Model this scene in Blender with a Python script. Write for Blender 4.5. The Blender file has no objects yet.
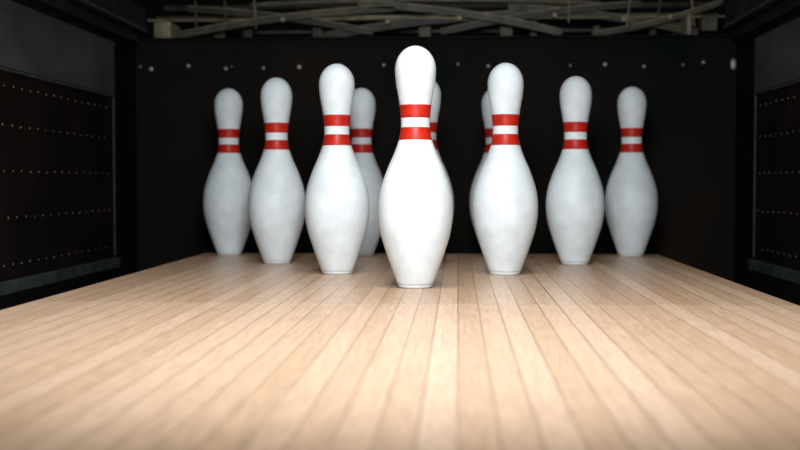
import bpy, bmesh, math, random
from mathutils import Vector, Matrix
random.seed(4)
sc = bpy.context.scene
COL = sc.collection
sc.view_settings.view_transform = 'Standard'
sc.view_settings.look = 'None'

# ---------------- materials ----------------
def mat(name, col, rough=0.5, metal=0.0, nscale=20, namt=0.25, bump=0.0, coat=0.0, stretch=(1,1,1), spec=0.5, det=6, bdist=.002, tint=None):
    m = bpy.data.materials.new(name); m.use_nodes = True
    nt = m.node_tree; b = nt.nodes['Principled BSDF']
    tc = nt.nodes.new('ShaderNodeTexCoord'); mp = nt.nodes.new('ShaderNodeMapping')
    mp.inputs['Scale'].default_value = stretch
    n = nt.nodes.new('ShaderNodeTexNoise'); n.inputs['Scale'].default_value = nscale; n.inputs['Detail'].default_value = det
    r = nt.nodes.new('ShaderNodeValToRGB')
    c = Vector(col)
    r.color_ramp.elements[0].position = .3; r.color_ramp.elements[1].position = .7
    r.color_ramp.elements[0].color = (*(tint if tint else c*(1-namt)), 1); r.color_ramp.elements[1].color = (*(c*(1+namt)), 1)
    nt.links.new(tc.outputs['Object'], mp.inputs[0]); nt.links.new(mp.outputs[0], n.inputs['Vector'])
    nt.links.new(n.outputs['Fac'], r.inputs[0]); nt.links.new(r.outputs[0], b.inputs['Base Color'])
    b.inputs['Roughness'].default_value = rough; b.inputs['Metallic'].default_value = metal
    b.inputs['Coat Weight'].default_value = coat; b.inputs['Coat Roughness'].default_value = .3
    b.inputs['Specular IOR Level'].default_value = spec
    if bump:
        bp = nt.nodes.new('ShaderNodeBump'); bp.inputs['Strength'].default_value = bump; bp.inputs['Distance'].default_value = bdist
        nt.links.new(n.outputs['Fac'], bp.inputs['Height']); nt.links.new(bp.outputs[0], b.inputs['Normal'])
    return m

def wood(name, ca, cb, cc, seamcol, rough, W=0.02703):
    m = bpy.data.materials.new(name); m.use_nodes = True
    nt = m.node_tree; L = nt.links.new; b = nt.nodes['Principled BSDF']
    def math_(op, a, bb=None, clamp=False):
        n = nt.nodes.new('ShaderNodeMath'); n.operation = op; n.use_clamp = clamp
        for i, v in enumerate((a, bb)):
            if v is None: continue
            if isinstance(v, (int, float)): n.inputs[i].default_value = v
            else: L(v, n.inputs[i])
        return n.outputs[0]
    tc = nt.nodes.new('ShaderNodeTexCoord'); sp = nt.nodes.new('ShaderNodeSeparateXYZ'); L(tc.outputs['Object'], sp.inputs[0])
    xs = math_('DIVIDE', sp.outputs[0], W); xs = math_('ADD', xs, 100.5)
    fl = math_('FLOOR', xs); fr = math_('FRACT', xs)
    w1 = nt.nodes.new('ShaderNodeTexWhiteNoise'); w1.noise_dimensions = '1D'; L(fl, w1.inputs['W'])
    ramp = nt.nodes.new('ShaderNodeValToRGB')
    e = ramp.color_ramp.elements
    e[0].position = 0; e[0].color = (*ca, 1); e[1].position = 1; e[1].color = (*cc, 1)
    k = e.new(.5); k.color = (*cb, 1)
    L(w1.outputs['Value'], ramp.inputs[0])
    cmb2 = nt.nodes.new('ShaderNodeCombineXYZ')
    L(math_('ADD', sp.outputs[0], math_('MULTIPLY', w1.outputs['Value'], 5.0)), cmb2.inputs[0])
    L(math_('MULTIPLY', sp.outputs[1], 0.06), cmb2.inputs[1]); L(w1.outputs['Value'], cmb2.inputs[2])
    g = nt.nodes.new('ShaderNodeTexNoise'); g.inputs['Scale'].default_value = 330; g.inputs['Detail'].default_value = 6
    g.inputs['Distortion'].default_value = .5
    L(cmb2.outputs[0], g.inputs['Vector'])
    gr = nt.nodes.new('ShaderNodeMapRange'); gr.inputs[1].default_value = .3; gr.inputs[2].default_value = .7
    gr.inputs[3].default_value = .79; gr.inputs[4].default_value = 1.12
    L(g.outputs['Fac'], gr.inputs[0])
    mul = nt.nodes.new('ShaderNodeVectorMath'); mul.operation = 'SCALE'; L(ramp.outputs[0], mul.inputs[0]); L(gr.outputs[0], mul.inputs['Scale'])
    seam = math_('GREATER_THAN', math_('ABSOLUTE', math_('SUBTRACT', fr, .5)), .472)
    seam = math_('MULTIPLY', seam, math_('ADD', math_('MULTIPLY', w1.outputs['Value'], .4), .5))
    mx = nt.nodes.new('ShaderNodeMix'); mx.data_type = 'RGBA'
    L(seam, mx.inputs['Factor']); L(mul.outputs[0], mx.inputs['A']); mx.inputs['B'].default_value = (*seamcol, 1)
    L(mx.outputs['Result'], b.inputs['Base Color'])
    b.inputs['Roughness'].default_value = rough
    b.inputs['Specular IOR Level'].default_value = .4
    bp = nt.nodes.new('ShaderNodeBump'); bp.inputs['Strength'].default_value = .12; bp.inputs['Distance'].default_value = .0004
    L(g.outputs['Fac'], bp.inputs['Height']); L(bp.outputs[0], b.inputs['Normal'])
    return m

M_lane = wood('lane_maple', (.50,.345,.23), (.55,.39,.27), (.595,.435,.315), (.15,.085,.05), .42)
M_deck = wood('deck_maple', (.47,.305,.195), (.54,.37,.25), (.61,.44,.31), (.09,.045,.025), .34)
M_pin = mat('pin_white_plastic', (.72,.79,.83), .50, nscale=30, namt=.10, coat=.05, bump=.18, spec=.3, det=12)
M_red = mat('pin_red_band', (.47,.016,.007), .45, nscale=90, namt=.2, coat=.1, spec=.3)
M_base = mat('pin_base_nylon', (.62,.67,.69), .5, nscale=40, namt=.06)
M_blk = mat('black_phenolic', (.004,.0035,.003), .7, nscale=8, namt=.5, spec=.1)
M_panel = mat('dark_panel', (.007,.0045,.0038), .7, nscale=7, namt=.5, spec=.12)
M_header = mat('dark_brown_board', (.0085,.0058,.0042), .75, nscale=2.6, namt=.6, spec=.08, tint=(.0022,.0050,.0050), det=8)
M_steel = mat('worn_grey_steel', (.046,.055,.057), .6, metal=.0, nscale=12, namt=.35, stretch=(1,.4,1), bump=.15, spec=.3, det=12)
M_rail = mat('blue_grey_rail', (.042,.054,.056), .55, metal=.1, nscale=22, namt=.5, spec=.25, det=10)
M_green = mat('dark_green_paint', (.011,.016,.015), .6, nscale=14, namt=.6, spec=.2, det=10)
M_rivet = mat('rivet_steel', (.36,.32,.27), .4, metal=.3, nscale=60, namt=.15)
M_bolt = mat('bolt_zinc', (.36,.36,.33), .4, metal=.3, nscale=60, namt=.15)
M_olive = mat('olive_machine_paint', (.060,.056,.036), .5, metal=.1, nscale=22, namt=.6, spec=.3, det=10)
M_dkolive = mat('dark_olive_paint', (.028,.025,.017), .5, metal=.1, nscale=25, namt=.5, spec=.3, det=10)
M_cream = mat('cream_machine_paint', (.18,.162,.11), .5, nscale=22, namt=.5, spec=.3, det=10)
M_floor = mat('pit_floor', (.004,.004,.004), .9, nscale=12, namt=.4, spec=.1)
M_wall = mat('dark_wall', (.004,.004,.004), .9, nscale=4, namt=.4, spec=.1)
M_teal = mat('dark_teal_panel', (.0035,.0042,.0040), .7, nscale=6, namt=.5, spec=.06)

# ---------------- helpers ----------------
def newobj(name, bm, m, parent=None, smooth=False, loc=(0,0,0)):
    me = bpy.data.meshes.new(name)
    bmesh.ops.recalc_face_normals(bm, faces=bm.faces)
    bm.to_mesh(me); bm.free()
    if smooth:
        for p in me.polygons: p.use_smooth = True
    me.materials.append(m)
    o = bpy.data.objects.new(name, me); COL.objects.link(o); o.location = loc
    if parent: o.parent = parent
    return o

def box(name, x0, x1, y0, y1, z0, z1, m, parent=None, bev=0.0):
    cx, cy = (x0+x1)/2, (y0+y1)/2
    bm = bmesh.new()
    bmesh.ops.create_cube(bm, size=1)
    for v in bm.verts:
        v.co = Vector((v.co.x*(x1-x0), v.co.y*(y1-y0), (v.co.z+.5)*(z1-z0)))
    if bev:
        bmesh.ops.bevel(bm, geom=bm.edges[:], offset=bev, segments=2, affect='EDGES', profile=.5)
    o = newobj(name, bm, m, parent)
    p = Vector((cx, cy, z0))
    if parent: p = p - Vector(parent.location)
    o.location = p
    return o

def rod(name, a, b, r, m, parent=None, seg=12):
    a, b = Vector(a), Vector(b); d = b-a
    bm = bmesh.new()
    bmesh.ops.create_cone(bm, cap_ends=True, segments=seg, radius1=r, radius2=r, depth=d.length)
    q = d.to_track_quat('Z', 'Y')
    for v in bm.verts: v.co = q @ v.co
    o = newobj(name, bm, m, parent, smooth=False)
    p = (a+b)/2
    if parent: p = p - Vector(parent.location)
    o.location = p
    return o

def arc_beam(name, x0, z0, x1, z1, sag, y, w, t, m, parent, off=0.0):
    """shallow curved flat bar in the xz plane"""
    n = 20; bm = bmesh.new(); L_ = []
    d = Vector((x1-x0, z1-z0)).normalized(); nn = Vector((-d.y, d.x))
    cx, cz = (x0+x1)/2, (z0+z1)/2
    for i in range(n+1):
        u = i/n; c = Vector((x0+(x1-x0)*u, z0+(z1-z0)*u)) + nn*(sag*4*u*(1-u)+off)
        ww = w*(.7+.3*math.sin(math.pi*u)**.5) if 0 < u < 1 else w*.5
        a = c+nn*ww/2; b = c-nn*ww/2
        L_.append([bm.verts.new((p.x-cx, yy, p.y-cz)) for p, yy in ((a,-t/2),(a,t/2),(b,t/2),(b,-t/2))])
    for A, B in zip(L_, L_[1:]):
        for i in range(4):
            j = (i+1)%4; bm.faces.new((A[i], A[j], B[j], B[i]))
    bm.faces.new(L_[0]); bm.faces.new(list(reversed(L_[-1])))
    o = newobj(name, bm, m, parent)
    o.location = Vector((cx, y, cz)) - Vector(parent.location)
    return o

def empty(name, loc=(0,0,0)):
    e = bpy.data.objects.new(name, None); e.location = loc; e.empty_display_size = .05
    COL.objects.link(e); return e

def tag(o, label, cat, group=None):
    o['label'] = label; o['category'] = cat
    if group: o['group'] = group

def lathe(name, prof, m, parent=None, seg=64, smooth=True):
    bm = bmesh.new(); rings = []
    for r, z in prof:
        if r < 1e-5: rings.append([bm.verts.new((0,0,z))]); continue
        rings.append([bm.verts.new((r*math.cos(2*math.pi*i/seg), r*math.sin(2*math.pi*i/seg), z)) for i in range(seg)])
    for A, B in zip(rings, rings[1:]):
        for i in range(seg):
            j = (i+1) % seg
            if len(A) == 1: bm.faces.new((A[0], B[j], B[i]))
            elif len(B) == 1: bm.faces.new((A[i], A[j], B[0]))
            else: bm.faces.new((A[i], A[j], B[j], B[i]))
    return newobj(name, bm, m, parent, smooth)

# ---------------- pins ----------------
IN = .0254
KZ = [.75,2.25,3.375,4.5,5.875,7.25,8.625,9.375,10,10.875,11.75,12.625,13.5]
KD = [2.64,3.70,4.36,4.64,4.44,3.60,2.44,1.965,1.797,1.870,2.094,2.406,2.547]
def rad(z):
    zs = [.12]+KZ; ds = [2.17]+KD
    if z >= 13.5:
        t = (z-13.5)/1.5
        return 1.2735*math.sqrt(max(0, 1-t*t))
    if z <= zs[0]: return ds[0]/2
    n = len(zs); sl = []
    for i in range(n):
        if i == 0: sl.append((ds[1]-ds[0])/(zs[1]-zs[0]))
        elif i == n-1: sl.append(0)
        else:
            sl.append(((ds[i+1]-ds[i])/(zs[i+1]-zs[i])*(zs[i]-zs[i-1]) + (ds[i]-ds[i-1])/(zs[i]-zs[i-1])*(zs[i+1]-zs[i]))/(zs[i+1]-zs[i-1]))
    for i in range(n-1):
        if zs[i] <= z <= zs[i+1]:
            h = zs[i+1]-zs[i]; t = (z-zs[i])/h
            return ((2*t**3-3*t*t+1)*ds[i] + (t**3-2*t*t+t)*h*sl[i] + (-2*t**3+3*t*t)*ds[i+1] + (t**3-t*t)*h*sl[i+1])/2
prof = [(0,.20*IN)]
z = .20
while z < 13.5: prof.append((rad(z)*IN, z*IN)); z += .16
for i in range(0, 17):
    a = i/16*math.pi/2
    prof.append((1.2735*math.cos(a)*IN if i < 16 else 0, (13.5+1.5*math.sin(a))*IN))
def band(z0, z1):
    p = [((rad(z0)-.02)*IN, z0*IN)]
    n = 10
    for i in range(n+1):
        zz = z0+(z1-z0)*i/n
        p.append(((rad(zz)+.008)*IN, zz*IN))
    p.append(((rad(z1)-.02)*IN, z1*IN))
    return p
def make_pin():
    root = lathe('bowling_pin', prof, M_pin)
    b1 = lathe('neck_stripe', band(10.53, 11.33), M_red, root)
    b2 = lathe('neck_stripe', band(9.17, 9.95), M_red, root)
    rb = rad(.20)
    base = lathe('base_cap', [(0,0),(.97*IN,0),(1.02*IN,.015*IN),(1.05*IN,.05*IN),(1.075*IN,.10*IN),(rb*IN,.1995*IN),(0,.1995*IN)], M_base, root)
    for b in (b1,b2): b['label'] = 'red painted neck stripe'
    base['label'] = 'off-white nylon base ring'
    return root, [b1, b2, base]
S = .3048; R = S*math.sqrt(3)/2; Y0 = 1.805
pos = []
for row in range(4):
    for k in range(row+1):
        pos.append(((k-row/2)*S, Y0+row*R, row, k))
root0, parts0 = make_pin()
lab = {0:'white bowling pin with two red neck stripes, heading the rack',
       1:'white bowling pin with two red neck stripes, second row',
       2:'white bowling pin with two red neck stripes, third row',
       3:'white bowling pin with two red neck stripes, last row'}
for i, (x, y, row, k) in enumerate(pos):
    if i == 0: o = root0
    else:
        o = root0.copy(); COL.objects.link(o)
        for p in parts0:
            c = p.copy(); c.parent = o; COL.objects.link(c)
    o.location = (x, y, 0); o.rotation_euler = (0,0,random.random()*6)
    tag(o, lab[row], 'bowling pin', 'rack of ten bowling pins')

# ---------------- lane ----------------
LW = .527
YS = 1.562; YE = Y0+3*R+.065
lane = empty('bowling_lane', (0, 0, -.10))
box('lane_bed', -LW, LW, -1.6, YS-.0016, -.10, 0, M_lane, lane)['label'] = 'pale maple boards, satin lacquer'
box('pin_deck', -LW, LW, YS+.0016, YE, -.10, 0, M_deck, lane)['label'] = 'tan maple boards under the pins'
tag(lane, 'pale maple bowling lane of narrow boards running up to pins', 'bowling lane')

# ---------------- shell ----------------
def struct(o): o['kind'] = 'structure'; return o
struct(box('floor', -2, 2, -2.5, 3.6, -.15, -.10, M_floor))
struct(box('wall_back', -2, 2, 3.6, 3.65, -.15, 2.45, M_wall))
struct(box('wall_left', -2.05, -2, -2.5, 3.65, -.15, 2.45, M_wall))
struct(box('wall_right', 2, 2.05, -2.5, 3.65, -.15, 2.45, M_wall))
struct(box('ceiling', -2.05, 2.05, -2.5, 3.65, 2.45, 2.5, M_wall))

# gutters
for s in (-1, 1):
    bm = bmesh.new()
    pr = []
    x0, x1 = .530, .744
    n = 14
    for i in range(n+1):
        t = i/n; x = x0+(x1-x0)*t
        pr.append((x, -.035 - .045*(1-(2*t-1)**4)))
    lo = [bm.verts.new((s*x, -1.6, zz)) for x, zz in pr]; hi = [bm.verts.new((s*x, YE, zz)) for x, zz in pr]
    lo2 = [bm.verts.new((s*x, -1.6, -.0999)) for x, zz in pr]; hi2 = [bm.verts.new((s*x, YE, -.0999)) for x, zz in pr]
    for i in range(n):
        bm.faces.new((lo[i], lo[i+1], hi[i+1], hi[i])); bm.faces.new((lo2[i], lo2[i+1], hi2[i+1], hi2[i]))
        bm.faces.new((lo[i], lo[i+1], lo2[i+1], lo2[i])); bm.faces.new((hi[i], hi[i+1], hi2[i+1], hi2[i]))
    for k in (0, n): bm.faces.new((lo[k], hi[k], hi2[k], lo2[k]))
    g = newobj('gutter', bm, M_blk, None, True)
    tag(g, 'black moulded gutter channel beside the wooden lane', 'gutter', 'gutters beside the lane')

# ---------------- kickback side panels ----------------
def rivet_mesh(r, h, name, m):
    p = [(r, 0), (r, .25*h), (r*.85, .65*h), (r*.5, .93*h), (0, h)]
    o = lathe(name, p, m, seg=12); me = o.data; bpy.data.objects.remove(o); return me
me_riv = rivet_mesh(.0020, .0007, 'rivet', M_rivet)
me_bolt = rivet_mesh(.0055, .004, 'bolt', M_bolt)
XW = .768; YB = 2.74
for s, ya in ((-1, 1.7), (1, 1.7)):
    k = empty('kickback_panel', (s*(XW+.025), (ya+YB)/2, -.10))
    xa, xb = sorted((s*XW, s*(XW+.05)))
    box('panel_board', xa, xb, ya, YB, -.10, .52, M_panel, k)
    t = .004
    xa, xb = sorted((s*(XW-t), s*(XW+.001)))
    box('steel_plate', xa, xb, ya, YB, .378, .505, M_steel, k, .001)['label'] = 'worn grey steel upper plate'
    xa, xb = sorted((s*(XW-.006), s*(XW+.001)))
    box('edge_rail', xa, xb, ya, YB, .371, .3765, M_rail, k, .001)
    xa, xb = sorted((s*(XW-.014), s*(XW+.001)))
    box('bottom_rail', xa, xb, ya, YB, -.042, -.016, M_rail, k, .002)['label'] = 'blue-grey metal bottom rail'
    xa, xb = sorted((s*(XW-.003), s*(XW+.001)))
    box('corner_strip', xa, xb, YB-.005, YB+.002, -.01, .370, M_rail, k, .0008)
    y0 = 1.93 if s < 0 else 2.25
    dy = .044
    for zz in (.345, .272, .187, .100, .012):
        y = y0+random.uniform(0,.02)
        while y < YB-.03:
            r = bpy.data.objects.new('rivet', me_riv); COL.objects.link(r); r.parent = k
            r.location = Vector((s*XW, y, zz+random.uniform(-.001,.001))) - Vector(k.location)
            r.rotation_euler = (0, -s*math.pi/2, 0)
            sc_ = random.uniform(.6, 1.15); r.scale = (sc_, sc_, 1)
            y += dy*random.uniform(.93,1.07)
    tag(k, 'black side panel with rows of small rivets and steel plate', 'side panel', 'side panels flanking the pins')
    xa, xb = sorted((s*.776, s*.82))
    p = box('pit_side_board', xa, xb, YB+.004, 3.2, -.10, .60, M_teal)
    tag(p, 'black side board of the ball pit', 'side board', 'pit side boards')
    xa, xb = sorted((s*.730, s*.80))
    e = empty('support_beam', (s*.75, 2.2, .521))
    box('beam_body', xa, xb, 1.6, 2.90, .545, .61, M_green, e, .003)
    xa2, xb2 = sorted((s*.748, s*.80))
    box('beam_flange', xa2, xb2, 1.6, 2.90, .521, .5445, M_green, e, .002)
    xa3, xb3 = sorted((s*.726, s*.7298))
    box('beam_lip', xa3, xb3, 1.6, 2.90, .549, .555, M_rail, e)
    tag(e, 'dark green painted steel beam on top of side panel', 'steel beam', 'beams over the side panels')

# ---------------- back board ----------------
hd = empty('back_board', (0, 2.95, -.10))
box('board', -.774, .774, 2.95, 2.985, -.10, .535, M_header, hd, .003)
box('top_lip', -.774, .774, 2.943, 2.985, .5355, .541, M_blk, hd)
def px2x(px, d=2.95): return (px-458)*d/1142+.067
for px, s_ in ((138,.6),(149,1.1),(187,.9),(225,.9),(231,.4),(263,.8),(299,1.1),(341,.6),(384,.8),(458,.7),(488,.9),(569,.6),(603,1),(641,.8),(679,.6),(699,.8)):
    r = bpy.data.objects.new('bolt', me_bolt); COL.objects.link(r); r.parent = hd
    r.scale = (s_, s_, 1)
    r.location = Vector((px2x(px), 2.95, .466+random.uniform(-.005,.005)))-Vector(hd.location); r.rotation_euler = (math.pi/2, 0, 0)
r = bpy.data.objects.new('large_bolt', me_bolt); COL.objects.link(r); r.parent = hd
r.scale = (1.4, 2.6, 1.3); r.location = Vector((px2x(728), 2.95, .466))-Vector(hd.location); r.rotation_euler = (math.pi/2, 0, 0)
tag(hd, 'near-black board behind the pins with a row of bolts', 'back board')

# ---------------- pinsetter mechanism ----------------
mc = empty('pinsetter_mechanism', (0, 3.08, .541))
YM = 3.05
XE = .772
box('lower_crossbar', -XE, XE, YM+.08, YM+.10, .541, .556, M_dkolive, mc, .002)
box('middle_crossbar', -XE, XE, YM+.13, YM+.14, .580, .590, M_dkolive, mc, .002)
box('upper_crossbar', -XE, XE, YM+.11, YM+.125, .612, .628, M_olive, mc, .002)
rod('rail', (-XE, YM+.20, .662), (XE, YM+.20, .662), .010, M_dkolive, mc)
rod('rail', (-XE, YM+.02, .604), (XE, YM+.02, .604), .0035, M_cream, mc)
def beam(x0,z0,x1,z1,sag,y,w,m,edge_strips=True):
    arc_beam('curved_arm', x0,z0,x1,z1,sag,y,w,.006,m,mc)
    if edge_strips:
        arc_beam('arm_edge_strip', x0,z0,x1,z1,sag,y-.006,.0024,.006,M_cream,mc,off=w/2*.95)  # cream strip paints the light from above caught along the arm's top edge
        arc_beam('arm_edge_strip', x0,z0,x1,z1,sag,y-.006,.0024,.006,M_dkolive,mc,off=-w/2*.95)
beam(-.68,.560,-.10,.628,.012,YM,.018,M_olive)
beam(-.66,.632,-.16,.566,.010,YM+.014,.016,M_dkolive)
beam(-.30,.556,.30,.612,.016,YM+.028,.020,M_dkolive)
beam(-.20,.640,.34,.560,.014,YM,.018,M_olive)
beam(.02,.566,.55,.636,.012,YM+.014,.016,M_dkolive)
beam(.20,.632,.70,.560,.012,YM+.028,.018,M_olive)
beam(.42,.556,.76,.640,-.010,YM,.014,M_olive)
beam(-.60,.590,.10,.600,.018,YM+.05,.008,M_cream,False)
beam(.00,.598,.66,.590,.016,YM+.05,.008,M_olive,False)
beam(-.50,.650,.45,.648,.012,YM+.06,.012,M_olive,False)
for x, zz in ((-.40,.600),(-.12,.592),(.07,.600),(.32,.606),(.50,.594),(.62,.600)):
    rod('pivot_bolt', (x, YM-.012, zz), (x, YM+.03, zz), .006, M_cream, mc, 16)
for x in (-.60,-.52,-.33,-.25,-.04,.18,.26,.43,.58,.64):
    box('mounting_bracket', x, x+random.uniform(.012,.035), YM+.06, YM+.075, .553, random.uniform(.585,.62), random.choice([M_dkolive,M_olive]), mc, .002)
for x in (-.64,-.56,-.48,.36,.52,.60,.68):
    rod('hanging_rod', (x, YM+.01, .655), (x+random.uniform(-.01,.01), YM+.01, random.uniform(.56,.59)), .0025, random.choice([M_cream, M_olive]), mc, 8)
box('side_housing', -.735, -.69, YM-.06, YM+.05, .541, .590, M_cream, mc, .004)
box('side_bracket', .655, .667, YM-.06, YM+.03, .541, .60, M_cream, mc, .002)
box('side_bracket', .70, .74, YM-.03, YM+.03, .56, .60, M_olive, mc, .002)
tag(mc, 'olive and cream metal pinsetter mechanism with crossing arms', 'pinsetter machine')

# ---------------- lights ----------------
def area(name, loc, target, sx, sy, power, col=(1,1,1), spread=180):
    l = bpy.data.lights.new(name, 'AREA'); l.shape = 'RECTANGLE'; l.size = sx; l.size_y = sy; l.energy = power; l.color = col
    l.spread = math.radians(spread)
    o = bpy.data.objects.new(name, l); COL.objects.link(o); o.location = loc
    o.rotation_euler = (Vector(target)-Vector(loc)).to_track_quat('-Z', 'Y').to_euler()
    return o
area('key_lamp', (0.05, .48, .56), (0, 1.98, .16), .30, .24, 9.0, (.95,.98,1), 112)
area('lane_lamp', (0, 1.15, 1.5), (0, 1.3, 0), .6, .5, 6.8, (1,.96,.92), 85)
area('machine_lamp', (0, 2.75, 1.3), (0, 3.1, .55), .9, .15, 1.8, (1,.92,.76))
w = bpy.data.worlds.new('world'); sc.world = w; w.use_nodes = True
w.node_tree.nodes['Background'].inputs[0].default_value = (.6,.7,.8,1); w.node_tree.nodes['Background'].inputs[1].default_value = .03

# ---------------- camera ----------------
cd = bpy.data.cameras.new('camera'); cam = bpy.data.objects.new('camera', cd); COL.objects.link(cam)
cam.location = (.067, 0, .166)
cam.rotation_euler = (math.radians(90-2.13), 0, math.radians(2.9))
cd.sensor_width = 36; cd.lens = 36*1142/800
cd.clip_start = .02
cd.dof.use_dof = True; cd.dof.focus_distance = 1.76; cd.dof.aperture_fstop = 4.5
sc.camera = cam
